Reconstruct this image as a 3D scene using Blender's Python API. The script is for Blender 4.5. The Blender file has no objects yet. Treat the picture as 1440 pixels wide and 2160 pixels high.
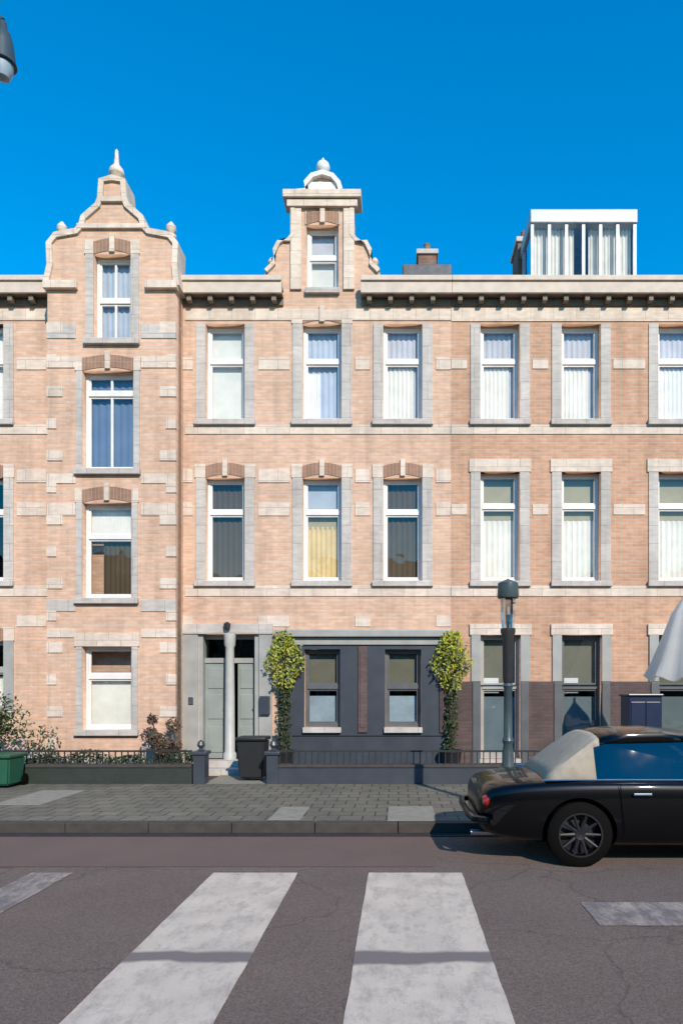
import bpy, bmesh, math, random
from mathutils import Vector, Matrix
random.seed(7)
R = math.radians
S = bpy.context.scene
COL = S.collection
# ---------------------------------------------------------------- camera
EYE = 1.7
cd = bpy.data.cameras.new('camera'); cam = bpy.data.objects.new('camera', cd); COL.objects.link(cam)
cam.location = (0, 0, EYE); cam.rotation_euler = (R(90), 0, 0)
cd.sensor_fit = 'HORIZONTAL'; cd.sensor_width = 24; cd.lens = 24
cd.shift_x = -120/1440; cd.shift_y = 380/1440
cd.clip_start = 0.05; cd.clip_end = 3000
S.camera = cam
# ---------------------------------------------------------------- light
SUN_EL, SUN_AZ = 32.0, 23.0
w = bpy.data.worlds.new('World'); S.world = w; w.use_nodes = True
nt = w.node_tree; nt.nodes.clear()
sky = nt.nodes.new('ShaderNodeTexSky'); sky.sky_type = 'NISHITA'; sky.sun_disc = False
sky.sun_elevation = R(SUN_EL); sky.sun_rotation = R(180-SUN_AZ)
sky.air_density = 1.4; sky.dust_density = 0.05; sky.ozone_density = 3.0; sky.altitude = 0
hs = nt.nodes.new('ShaderNodeHueSaturation'); hs.inputs['Saturation'].default_value = 1.9; hs.inputs['Hue'].default_value = 0.5
bg = nt.nodes.new('ShaderNodeBackground'); bg.inputs['Strength'].default_value = 0.15
wo = nt.nodes.new('ShaderNodeOutputWorld')
nt.links.new(sky.outputs[0], hs.inputs['Color']); nt.links.new(hs.outputs[0], bg.inputs[0]); nt.links.new(bg.outputs[0], wo.inputs[0])
sl = bpy.data.lights.new('sun', 'SUN'); sl.energy = 3.5; sl.angle = R(0.5); sl.color = (1, .88, .72)
so = bpy.data.objects.new('sun', sl); COL.objects.link(so)
sd = Vector((math.sin(R(SUN_AZ))*math.cos(R(SUN_EL)), -math.cos(R(SUN_AZ))*math.cos(R(SUN_EL)), math.sin(R(SUN_EL))))
so.rotation_euler = sd.to_track_quat('Z', 'Y').to_euler(); so.location = (20, -30, 40)
S.view_settings.view_transform = 'Standard'; S.view_settings.look = 'None'
S.view_settings.exposure = 0.55; S.view_settings.gamma = 1
# ---------------------------------------------------------------- materials
def mat(name, col, rough=.7, col2=None, nscale=6, bump=0, bscale=40, metal=0, spec=.5, coat=0, amt=.5, det=6):
    m = bpy.data.materials.new(name); m.use_nodes = True; n = m.node_tree; b = n.nodes['Principled BSDF']
    b.inputs['Roughness'].default_value = rough; b.inputs['Metallic'].default_value = metal
    b.inputs['Specular IOR Level'].default_value = spec; b.inputs['Coat Weight'].default_value = coat
    b.inputs['Coat Roughness'].default_value = .03
    g = n.nodes.new('ShaderNodeNewGeometry')
    if col2 is None: col2 = tuple(c*.8 for c in col)
    no = n.nodes.new('ShaderNodeTexNoise'); no.inputs['Scale'].default_value = nscale; no.inputs['Detail'].default_value = det
    n.links.new(g.outputs['Position'], no.inputs['Vector'])
    mr = n.nodes.new('ShaderNodeMapRange'); mr.inputs[1].default_value = .35; mr.inputs[2].default_value = .68
    n.links.new(no.outputs[0], mr.inputs[0])
    mx = n.nodes.new('ShaderNodeMix'); mx.data_type = 'RGBA'
    mx.inputs[6].default_value = (*col, 1); mx.inputs[7].default_value = (*col2, 1)
    n.links.new(mr.outputs[0], mx.inputs[0]); n.links.new(mx.outputs[2], b.inputs['Base Color'])
    if bump:
        n2 = n.nodes.new('ShaderNodeTexNoise'); n2.inputs['Scale'].default_value = bscale; n2.inputs['Detail'].default_value = 8
        n.links.new(g.outputs['Position'], n2.inputs['Vector'])
        bp = n.nodes.new('ShaderNodeBump'); bp.inputs['Strength'].default_value = bump; bp.inputs['Distance'].default_value = .01
        n.links.new(n2.outputs[0], bp.inputs['Height']); n.links.new(bp.outputs[0], b.inputs['Normal'])
    return m
def brick(name, c1, c2, mortar, bw=.215, bh=.07, soot=.75, ms=.008, flat=False, off=.5):
    m = bpy.data.materials.new(name); m.use_nodes = True; n = m.node_tree; b = n.nodes['Principled BSDF']; L = n.links
    b.inputs['Roughness'].default_value = .85
    g = n.nodes.new('ShaderNodeNewGeometry'); sx = n.nodes.new('ShaderNodeSeparateXYZ'); L.new(g.outputs['Position'], sx.inputs[0])
    cb = n.nodes.new('ShaderNodeCombineXYZ')
    if flat:
        L.new(sx.outputs[0], cb.inputs[0]); L.new(sx.outputs[1], cb.inputs[1])
    else:
        ad = n.nodes.new('ShaderNodeMath'); L.new(sx.outputs[0], ad.inputs[0]); L.new(sx.outputs[1], ad.inputs[1])
        L.new(ad.outputs[0], cb.inputs[0]); L.new(sx.outputs[2], cb.inputs[1])
    bt = n.nodes.new('ShaderNodeTexBrick'); L.new(cb.outputs[0], bt.inputs['Vector'])
    bt.inputs['Scale'].default_value = 1; bt.inputs['Brick Width'].default_value = bw; bt.inputs['Row Height'].default_value = bh
    bt.inputs['Mortar Size'].default_value = ms; bt.inputs['Color1'].default_value = (*c1, 1); bt.inputs['Color2'].default_value = (*c2, 1)
    bt.inputs['Mortar'].default_value = (*mortar, 1); bt.inputs['Mortar Smooth'].default_value = .3; bt.offset = off
    no = n.nodes.new('ShaderNodeTexNoise'); no.inputs['Scale'].default_value = 1.1; no.inputs['Detail'].default_value = 9; L.new(g.outputs['Position'], no.inputs['Vector'])
    mr = n.nodes.new('ShaderNodeMapRange'); mr.inputs[1].default_value = .38; mr.inputs[2].default_value = .7; mr.inputs[3].default_value = 1; mr.inputs[4].default_value = soot
    L.new(no.outputs[0], mr.inputs[0])
    mp = n.nodes.new('ShaderNodeMapping'); mp.inputs['Scale'].default_value = (5, 5, .5); L.new(g.outputs['Position'], mp.inputs[0])
    n3 = n.nodes.new('ShaderNodeTexNoise'); n3.inputs['Scale'].default_value = 1; n3.inputs['Detail'].default_value = 6; L.new(mp.outputs[0], n3.inputs[0])
    m3 = n.nodes.new('ShaderNodeMapRange'); m3.inputs[1].default_value = .45; m3.inputs[2].default_value = .75; m3.inputs[3].default_value = 1; m3.inputs[4].default_value = .80; L.new(n3.outputs[0], m3.inputs[0])
    # colour of single bricks
    wn = n.nodes.new('ShaderNodeTexNoise'); wn.inputs['Scale'].default_value = 1; wn.inputs['Detail'].default_value = 1
    mp2 = n.nodes.new('ShaderNodeMapping'); mp2.inputs['Scale'].default_value = (5.2, 14.5, 1); L.new(cb.outputs[0], mp2.inputs[0]); L.new(mp2.outputs[0], wn.inputs[0])
    m4 = n.nodes.new('ShaderNodeMapRange'); m4.inputs[1].default_value = .25; m4.inputs[2].default_value = .75; m4.inputs[3].default_value = .89; m4.inputs[4].default_value = 1.10; L.new(wn.outputs[0], m4.inputs[0])
    k1 = n.nodes.new('ShaderNodeMath'); k1.operation = 'MULTIPLY'; L.new(mr.outputs[0], k1.inputs[0]); L.new(m3.outputs[0], k1.inputs[1])
    k2 = n.nodes.new('ShaderNodeMath'); k2.operation = 'MULTIPLY'; L.new(k1.outputs[0], k2.inputs[0]); L.new(m4.outputs[0], k2.inputs[1])
    mx = n.nodes.new('ShaderNodeMix'); mx.data_type = 'RGBA'; mx.blend_type = 'MULTIPLY'; mx.inputs[0].default_value = 1
    L.new(bt.outputs[0], mx.inputs[6]); L.new(k2.outputs[0], mx.inputs[7]); L.new(mx.outputs[2], b.inputs['Base Color'])
    bp = n.nodes.new('ShaderNodeBump'); bp.inputs['Strength'].default_value = .5; bp.inputs['Distance'].default_value = .008; bp.invert = True
    L.new(bt.outputs[1], bp.inputs['Height']); L.new(bp.outputs[0], b.inputs['Normal'])
    return m
def glassmat(name, tint=(.93, .95, .96), refl=.03):
    m = bpy.data.materials.new(name); m.use_nodes = True; n = m.node_tree; n.nodes.clear(); L = n.links
    o = n.nodes.new('ShaderNodeOutputMaterial'); t = n.nodes.new('ShaderNodeBsdfTransparent'); t.inputs[0].default_value = (*tint, 1)
    gl = n.nodes.new('ShaderNodeBsdfGlossy'); gl.inputs['Roughness'].default_value = .01
    f = n.nodes.new('ShaderNodeFresnel'); f.inputs[0].default_value = 1.5
    a = n.nodes.new('ShaderNodeMath'); a.inputs[1].default_value = refl; L.new(f.outputs[0], a.inputs[0])
    g = n.nodes.new('ShaderNodeNewGeometry'); no = n.nodes.new('ShaderNodeTexNoise'); no.inputs['Scale'].default_value = 1.6; L.new(g.outputs['Position'], no.inputs['Vector'])
    bp = n.nodes.new('ShaderNodeBump'); bp.inputs['Strength'].default_value = .25; bp.inputs['Distance'].default_value = .02
    L.new(no.outputs[0], bp.inputs['Height']); L.new(bp.outputs[0], gl.inputs['Normal'])
    mx = n.nodes.new('ShaderNodeMixShader'); L.new(a.outputs[0], mx.inputs[0]); L.new(t.outputs[0], mx.inputs[1]); L.new(gl.outputs[0], mx.inputs[2]); L.new(mx.outputs[0], o.inputs[0])
    return m
def curtain(name, col, scale=26, trans=.25):
    m = mat(name, col, .9, tuple(c*.86 for c in col), 3)
    n = m.node_tree; b = n.nodes['Principled BSDF']
    wv = n.nodes.new('ShaderNodeTexWave'); wv.inputs['Scale'].default_value = scale/6; wv.inputs['Distortion'].default_value = 5
    g = n.nodes.new('ShaderNodeNewGeometry'); n.links.new(g.outputs['Position'], wv.inputs[0])
    bp = n.nodes.new('ShaderNodeBump'); bp.inputs['Strength'].default_value = .12; bp.inputs['Distance'].default_value = .01
    n.links.new(wv.outputs[1], bp.inputs['Height']); n.links.new(bp.outputs[0], b.inputs['Normal'])
    return m
M = dict(
    brickL=brick('brick_pink', (.69, .44, .315), (.60, .37, .255), (.56, .45, .36), soot=.86),
    brickR=brick('brick_orange', (.59, .335, .215), (.50, .27, .165), (.5, .39, .3), soot=.86),
    arch=brick('brick_arch', (.36, .20, .13), (.30, .165, .11), (.36, .28, .22), bw=.07, bh=.3, soot=.8, off=0),
    brickopp=brick('brick_brown', (.26, .17, .12), (.20, .12, .09), (.3, .26, .22), soot=.6),
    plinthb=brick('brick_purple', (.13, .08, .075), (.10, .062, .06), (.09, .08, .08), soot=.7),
    chim=brick('brick_chimney', (.23, .12, .09), (.18, .09, .07), (.2, .17, .15), soot=.6),
    stone=brick('pale_stone', (.71, .595, .50), (.63, .52, .43), (.36, .29, .23), bw=.46, bh=.27, soot=.84, ms=.004),
    stoneg=brick('grey_stone', (.54, .495, .455), (.48, .44, .405), (.27, .25, .23), bw=.62, bh=.36, soot=.80, ms=.004),
    white=mat('white_paint', (.72, .71, .69), .45, (.62, .61, .6), 3),
    greyp=mat('grey_paint', (.34, .34, .32), .45, (.27, .27, .26), 3),
    slate=mat('slate_paint', (.045, .055, .07), .4, (.035, .042, .055), 3),
    cornice=mat('cornice_paint', (.60, .50, .42), .75, (.50, .42, .36), 5, .2, 50),
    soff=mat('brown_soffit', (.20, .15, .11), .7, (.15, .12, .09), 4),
    roof=mat('roof_slate', (.10, .10, .115), .6, (.06, .06, .07), 9, .4, 30),
    dark=mat('dark_room', (.055, .05, .042), .9),
    asph=None, glass=glassmat('window_glass'), cglass=glassmat('car_glass', (.10, .10, .10), .07),
    blindw=curtain('white_blind', (.84, .84, .8), 3), curw=curtain('white_curtain', (.88, .86, .81)),
    cury=curtain('cream_curtain', (.78, .62, .33)), curt=curtain('beige_blind', (.46, .42, .28), 3), curb=curtain('brown_curtain', (.10, .072, .045)),
    pav=mat('blue_grey_paint', (.40, .45, .51), .4), sheer=curtain('sheer_curtain', (.50, .56, .66)), sheerl=curtain('sheer_lilac_curtain', (.62, .62, .68)), dimb=curtain('dim_olive_blind', (.17, .17, .13), 3), dgreen=mat('dark_green_paint', (.03, .04, .033), .5, (.022, .032, .026)),
    frostsky=mat('globe_frost_sky_reflection', (.34, .44, .52), .5), tealb=curtain('teal_blind', (.13, .18, .2), 3), slatef=mat('mid_slate_paint', (.10, .108, .115), .45, (.08, .086, .094), 4),  # first: sky reflection colour for the low panes, also the lamp globe
    skyrefl=curtain('sky_reflection_blue', (.13, .19, .30), 20),  # blue of the reflected sky, put into a sheet behind the bay glass
    black=mat('black_metal', (.02, .022, .025), .4, (.03, .03, .03)),
    teal=mat('dark_teal_metal', (.05, .075, .085), .4, (.035, .055, .065)),
    steel=mat('steel', (.45, .46, .47), .3, metal=1), zinc=mat('zinc', (.35, .37, .39), .5, (.28, .3, .32), 4, metal=.4),
    navy=mat('navy_paint', (.006, .014, .05), .35, (.008, .02, .05)),
    binb=mat('black_plastic', (.015, .016, .018), .5), bing=mat('green_plastic', (.015, .10, .06), .45, (.02, .085, .05)),
    paint=mat('car_paint', (.0008, .001, .002), .35, (.0006, .0008, .0016), 2, coat=.55, spec=.1), canvas=mat('canvas', (.36, .32, .25), .9, (.31, .27, .22), 12, .3, 200),
    rubber=mat('rubber', (.003, .003, .003), .8, spec=.1), red=mat('tail_red', (.3, .01, .01), .15, coat=1), chrome=mat('chrome', (.7, .7, .7), .12, metal=1),
    parasol=mat('parasol_cloth', (.74, .74, .72), .85, (.66, .66, .65), 4),
    bark=mat('bark', (.05, .038, .028), .9, (.035, .028, .02), 20, .5), doorp=mat('door_paint', (.27, .30, .28), .4, (.22, .25, .235), 3),
    post=mat('pale_post', (.46, .46, .43), .5, (.38, .38, .36), 4), soil=mat('soil', (.04, .032, .025), .95, (.06, .05, .035), 10),
)
def leafmat(name, c, c2):
    m = mat(name, c, .55, c2, 9, spec=.3); b = m.node_tree.nodes['Principled BSDF']
    b.inputs['Subsurface Weight'].default_value = .1
    return m
n_ = M['parasol'].node_tree; tr_ = n_.nodes.new('ShaderNodeBsdfTranslucent'); tr_.inputs[0].default_value = (.8, .79, .75, 1); ms_ = n_.nodes.new('ShaderNodeMixShader'); ms_.inputs[0].default_value = .5
n_.links.new(n_.nodes['Principled BSDF'].outputs[0], ms_.inputs[1]); n_.links.new(tr_.outputs[0], ms_.inputs[2]); n_.links.new(ms_.outputs[0], n_.nodes['Material Output'].inputs[0])
M['leafy'] = leafmat('leaf_yellow_green', (.42, .42, .05), (.24, .28, .04)); M['leafd'] = leafmat('leaf_dark', (.035, .055, .025), (.05, .08, .03))
M['leafp'] = leafmat('leaf_pale', (.28, .30, .13), (.18, .22, .09))
def asphalt():
    m = mat('asphalt', (.172, .128, .107), .9, (.148, .11, .093), 1.1, .9, 170, spec=.3)
    n = m.node_tree; b = n.nodes['Principled BSDF']; L = n.links
    src = b.inputs['Base Color'].links[0].from_socket
    g = n.nodes.new('ShaderNodeNewGeometry'); v = n.nodes.new('ShaderNodeTexVoronoi'); v.inputs['Scale'].default_value = 110; L.new(g.outputs['Position'], v.inputs[0])
    mr = n.nodes.new('ShaderNodeMapRange'); mr.inputs[3].default_value = .72; mr.inputs[4].default_value = 1.35; sp = n.nodes.new('ShaderNodeSeparateColor'); L.new(v.outputs['Color'], sp.inputs[0]); L.new(sp.outputs[0], mr.inputs[0])
    mx = n.nodes.new('ShaderNodeMix'); mx.data_type = 'RGBA'; mx.blend_type = 'MULTIPLY'; mx.inputs[0].default_value = 1
    L.new(src, mx.inputs[6]); L.new(mr.outputs[0], mx.inputs[7]); L.new(mx.outputs[2], b.inputs['Base Color'])
    def crack(src2):
        v2 = n.nodes.new('ShaderNodeTexVoronoi'); v2.feature = 'DISTANCE_TO_EDGE'; v2.inputs['Scale'].default_value = .55
        w2 = n.nodes.new('ShaderNodeTexNoise'); w2.inputs['Scale'].default_value = 2.5; w2.inputs['Detail'].default_value = 8; L.new(g.outputs['Position'], w2.inputs[0])
        a2 = n.nodes.new('ShaderNodeMix'); a2.data_type = 'RGBA'; a2.blend_type = 'ADD'; a2.inputs[0].default_value = .45; L.new(g.outputs['Position'], a2.inputs[6]); L.new(w2.outputs[1], a2.inputs[7]); L.new(a2.outputs[2], v2.inputs[0])
        r2 = n.nodes.new('ShaderNodeMapRange'); r2.inputs[1].default_value = .002; r2.inputs[2].default_value = .009; r2.inputs[3].default_value = .76; r2.inputs[4].default_value = 1; L.new(v2.outputs[0], r2.inputs[0])
        x2 = n.nodes.new('ShaderNodeMix'); x2.data_type = 'RGBA'; x2.blend_type = 'MULTIPLY'; x2.inputs[0].default_value = 1; L.new(src2, x2.inputs[6]); L.new(r2.outputs[0], x2.inputs[7]); return x2.outputs[2]
    L.new(crack(mx.outputs[2]), b.inputs['Base Color'])
    return m
M['asph'] = asphalt()
def roadpaint(name, wear):
    m = mat(name, (.66, .555, .455), .75, (.55, .465, .385), 3, .8, 150)
    n = m.node_tree; b = n.nodes['Principled BSDF']; L = n.links
    src = b.inputs['Base Color'].links[0].from_socket
    g = n.nodes.new('ShaderNodeNewGeometry'); a = n.nodes.new('ShaderNodeTexNoise'); a.inputs['Scale'].default_value = 1; a.inputs['Detail'].default_value = 14; a.inputs['Roughness'].default_value = .82; mpz = n.nodes.new('ShaderNodeMapping'); mpz.inputs['Scale'].default_value = (7, 3.2, 1); L.new(g.outputs['Position'], mpz.inputs[0]); L.new(mpz.outputs[0], a.inputs[0])
    mr = n.nodes.new('ShaderNodeMapRange'); mr.inputs[1].default_value = wear-.08; mr.inputs[2].default_value = wear+.22; L.new(a.outputs[0], mr.inputs[0])
    # transverse seam across the crossing
    sx = n.nodes.new('ShaderNodeSeparateXYZ'); L.new(g.outputs['Position'], sx.inputs[0])
    s1 = n.nodes.new('ShaderNodeMath'); s1.operation = 'SUBTRACT'; s1.inputs[1].default_value = 4.47; wz = n.nodes.new('ShaderNodeTexNoise'); wz.inputs['Scale'].default_value = 2.2; wz.inputs['Detail'].default_value = 7; L.new(g.outputs['Position'], wz.inputs[0]); wa = n.nodes.new('ShaderNodeMath'); wa.operation = 'MULTIPLY_ADD'; wa.inputs[1].default_value = .22; L.new(wz.outputs[0], wa.inputs[0]); L.new(sx.outputs[1], wa.inputs[2]); L.new(wa.outputs[0], s1.inputs[0])
    s2 = n.nodes.new('ShaderNodeMath'); s2.operation = 'ABSOLUTE'; L.new(s1.outputs[0], s2.inputs[0])
    s3 = n.nodes.new('ShaderNodeMapRange'); s3.inputs[1].default_value = .07; s3.inputs[2].default_value = .12; s3.inputs[3].default_value = .95; s3.inputs[4].default_value = 0; L.new(s2.outputs[0], s3.inputs[0])
    mxx = n.nodes.new('ShaderNodeMath'); mxx.operation = 'MAXIMUM'; L.new(mr.outputs[0], mxx.inputs[0]); L.new(s3.outputs[0], mxx.inputs[1])
    mx = n.nodes.new('ShaderNodeMix'); mx.data_type = 'RGBA'; mx.inputs[7].default_value = (.17, .14, .132, 1)
    L.new(mxx.outputs[0], mx.inputs[0]); L.new(src, mx.inputs[6]); L.new(mx.outputs[2], b.inputs['Base Color'])
    return m
M['zebra'] = roadpaint('zebra_paint', .56); M['zebraworn'] = roadpaint('zebra_paint_worn', .33)
M['redlane'] = mat('red_asphalt', (.155, .100, .085), .9, (.135, .094, .08), 1.3, .9, 160)
M['pave'] = brick('pavement_setts', (.175, .158, .12), (.145, .132, .10), (.05, .05, .045), bw=.3, bh=.3, soot=.7, ms=.012, flat=True)
M['paveslab'] = mat('pale_slab', (.26, .245, .2), .85, (.2, .19, .16), 7, .4, 60)
M['kerb'] = mat('kerb_stone', (.042, .036, .032), .85, (.058, .05, .045), 8, .4, 60)
M['gutter'] = brick('gutter_setts', (.03, .027, .027), (.04, .036, .034), (.02, .02, .02), bw=.2, bh=.1, soot=.7, ms=.01, flat=True)
# ---------------------------------------------------------------- helpers
def tag(o, label=None, cat=None, group=None, kind=None):
    if label: o['label'] = label
    if cat: o['category'] = cat
    if group: o['group'] = group
    if kind: o['kind'] = kind
    return o
def empty(name, loc, *a, **k):
    o = bpy.data.objects.new(name, None); COL.objects.link(o); o.location = loc; o.empty_display_size = .2
    return tag(o, *a, **k)
WOFF = {}
def place(o, parent):
    """meshes are written in world coordinates; each child cancels its parent's offset"""
    if parent is not None:
        o.parent = parent
        off = Vector((0, 0, 0)); p = parent
        while p is not None: off += p.location; p = p.parent
        o.location = -off
class MB:
    def __init__(s): s.bm = bmesh.new()
    def box(s, x0, x1, y0, y1, z0, z1, bev=0):
        r = bmesh.ops.create_cube(s.bm, size=1)
        vs = r['verts']
        bmesh.ops.scale(s.bm, vec=(x1-x0, y1-y0, z1-z0), verts=vs)
        bmesh.ops.translate(s.bm, vec=((x0+x1)/2, (y0+y1)/2, (z0+z1)/2), verts=vs)
        if bev:
            es = list({e for v in vs for e in v.link_edges})
            bmesh.ops.bevel(s.bm, geom=es, offset=bev, segments=2, affect='EDGES', profile=.6)
        return s
    def tube(s, pts, r, n=10, cap=True, r2=None):
        pts = [Vector(p) for p in pts]; rings = []
        for i, p in enumerate(pts):
            d = (pts[min(i+1, len(pts)-1)]-pts[max(i-1, 0)]).normalized()
            u = d.cross(Vector((0, 0, 1)) if abs(d.z) < .9 else Vector((1, 0, 0))).normalized(); v = d.cross(u)
            rr = r[i] if isinstance(r, (list, tuple)) else r
            rings.append([s.bm.verts.new(p+(u*math.cos(t)+v*math.sin(t))*rr) for t in [2*math.pi*k/n for k in range(n)]])
        for a, b in zip(rings, rings[1:]):
            for k in range(n): s.bm.faces.new((a[k], a[(k+1) % n], b[(k+1) % n], b[k]))
        if cap: s.bm.faces.new(rings[0][::-1]); s.bm.faces.new(rings[-1])
        return s
    def lathe(s, prof, c, n=16, axis='z', cap=True):
        rings = []
        for r, h in prof:
            ring = []
            for k in range(n):
                t = 2*math.pi*k/n
                p = (r*math.cos(t), r*math.sin(t), h) if axis == 'z' else (r*math.cos(t), h, r*math.sin(t))
                ring.append(s.bm.verts.new(Vector(p)+Vector(c)))
            rings.append(ring)
        for a, b in zip(rings, rings[1:]):
            for k in range(n): s.bm.faces.new((a[k], a[(k+1) % n], b[(k+1) % n], b[k]))
        if cap: s.bm.faces.new(rings[0]); s.bm.faces.new(rings[-1])
        return s
    def quad(s, *p):
        s.bm.faces.new([s.bm.verts.new(q) for q in p]); return s
    def build(s, name, m, parent=None, smooth=False):
        bmesh.ops.recalc_face_normals(s.bm, faces=s.bm.faces)
        me = bpy.data.meshes.new(name); s.bm.to_mesh(me); s.bm.free(); me.materials.append(m)
        if smooth:
            for f in me.polygons: f.use_smooth = True
            try: me.set_sharp_from_angle(angle=R(40))
            except Exception: pass
        o = bpy.data.objects.new(name, me); COL.objects.link(o); place(o, parent); return o
def poly_slab(name, outer, holes, y0, y1, m, parent=None):
    """outline in x,z with holes, extruded from y0 to y1"""
    cu = bpy.data.curves.new('tmp', 'CURVE'); cu.dimensions = '2D'; cu.fill_mode = 'BOTH'; cu.extrude = (y1-y0)/2
    for ring in [outer]+list(holes):
        sp = cu.splines.new('POLY'); sp.points.add(len(ring)-1); sp.use_cyclic_u = True
        for p, q in zip(sp.points, ring): p.co = (q[0], q[1], 0, 1)
    t = bpy.data.objects.new('tmp', cu); COL.objects.link(t)
    dg = bpy.context.evaluated_depsgraph_get(); me = bpy.data.meshes.new_from_object(t.evaluated_get(dg))
    bpy.data.objects.remove(t); bpy.data.curves.remove(cu)
    me.transform(Matrix(((1, 0, 0, 0), (0, 0, -1, (y0+y1)/2), (0, 1, 0, 0), (0, 0, 0, 1))))
    me.materials.clear(); me.materials.append(m); me.name = name
    bm = bmesh.new(); bm.from_mesh(me); bmesh.ops.remove_doubles(bm, verts=bm.verts, dist=1e-5); bmesh.ops.recalc_face_normals(bm, faces=bm.faces); bm.to_mesh(me); bm.free()
    o = bpy.data.objects.new(name, me); COL.objects.link(o); place(o, parent); return o
def X(px, D): return (px-840)*D/1440
def Z(py, D): return EYE+(1460-py)*D/1440
def rect(x0, x1, z0, z1): return [(x0, z0), (x1, z0), (x1, z1), (x0, z1)]
def leaves(name, m, pts_fn, n, size, parent=None):
    bm = bmesh.new()
    for _ in range(n):
        c = Vector(pts_fn()); s = size*random.uniform(.6, 1.3)
        d = Vector((random.gauss(0, 1), random.gauss(0, 1)-.6, random.gauss(0, 1)+.5)).normalized()
        u = d.orthogonal().normalized(); u.rotate(Matrix.Rotation(random.uniform(0, 6.28), 3, d)); v = d.cross(u)
        a = [c-u*s, c-v*s*.42+d*s*.1, c+u*s, c+v*s*.42+d*s*.1]
        bm.faces.new([bm.verts.new(q) for q in a])
    me = bpy.data.meshes.new(name); bm.to_mesh(me); bm.free(); me.materials.append(m)
    o = bpy.data.objects.new(name, me); COL.objects.link(o); place(o, parent); return o
# ---------------------------------------------------------------- ground
DF = 13.7      # main facade plane
DB = 13.22     # projecting bay plane
KERB = 8.2
def sheet(name, x0, x1, y0, y1, z, m):
    b = MB(); b.quad((x0, y0, z), (x1, y0, z), (x1, y1, z), (x0, y1, z)); return tag(b.build(name, m), kind='structure')
sheet('ground', -900, 900, -900, 900, -.01, mat('earth', (.12, .11, .1), .95))
sheet('road', -60, 60, -4.6, KERB-.0, 0, M['asph'])
sheet('cycle_lane', -60, .35, 6.62, KERB-.2, .004, M['redlane'])
sheet('gutter', -60, 60, KERB-.2, KERB-.001, .008, M['gutter'])
p = MB(); p.box(-60, 60, KERB+.15, 11.72, -.1, .12); tag(p.build('pavement', M['pave']), kind='structure')
p = MB()
x = -20
while x < 20:
    p.box(x, x+.99, KERB, KERB+.148, -.1, .124, .008); x += 1
tag(p.build('kerb', M['kerb']), kind='structure')
p = MB(); p.box(-60, 60, 11.72, DF+.3, -.1, .1); tag(p.build('front_gardens', M['soil']), kind='structure')
p = MB(); p.box(-60, 60, -26.9, -4.6, -.1, .12); tag(p.build('near_pavement', M['pave']), kind='structure')
# zebra stripes
def stripe(sl, sr, y0, y1, m, label):
    a, b_ = sl*EYE, sr*EYE
    p = MB(); n = 24
    prev = None
    for i in range(n+1):
        y = y0+(y1-y0)*i/n
        q = (a+random.uniform(-.004, .004), y), (b_+random.uniform(-.004, .004), y)
        if prev: p.quad((prev[0][0], prev[0][1], .005), (prev[1][0], prev[1][1], .005), (q[1][0], q[1][1], .005), (q[0][0], q[0][1], .005))
        prev = q
    bmesh.ops.remove_doubles(p.bm, verts=p.bm.verts, dist=1e-5)
    o = p.build('crossing_stripe', m); tag(o, label, 'road marking', 'white stripes of the zebra crossing'); o['kind'] = 'structure'
    return o
stripe(-1.02, -.555, 1.6, 6.4, M['zebra'], 'long off-white crossing stripe left of the middle one')
stripe(-.165, .35, 1.6, 6.4, M['zebra'], 'widest off-white crossing stripe running straight from the camera')
stripe(-2.02, -1.79, 1.6, 6.4, M['zebraworn'], 'leftmost faded crossing stripe')
stripe(.86, 1.5, 4.95, 5.5, M['zebraworn'], 'short worn crossing stripe in front of the dark car')
# pale slabs set in the pavement
for i, (px0, px1, py0, py1, lb) in enumerate([(40, 136, 1668, 1698, 'pale square slab in the pavement by the green bin'), (580, 644, 1703, 1730, 'small pale slab in the pavement near the kerb'), (818, 916, 1702, 1732, 'wide pale slab in the pavement behind the dark car')]):
    d0 = (EYE-.12)*1440/(py1-1460); d1 = (EYE-.12)*1440/(py0-1460)
    p = MB(); p.box(X(px0, (d0+d1)/2), X(px1, (d0+d1)/2), d0, min(d1, 11.3), .1, .126, .004); o = p.build('paving_slab', M['paveslab']); tag(o, lb, 'paving slab', 'pale slabs let into the pavement')
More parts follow.
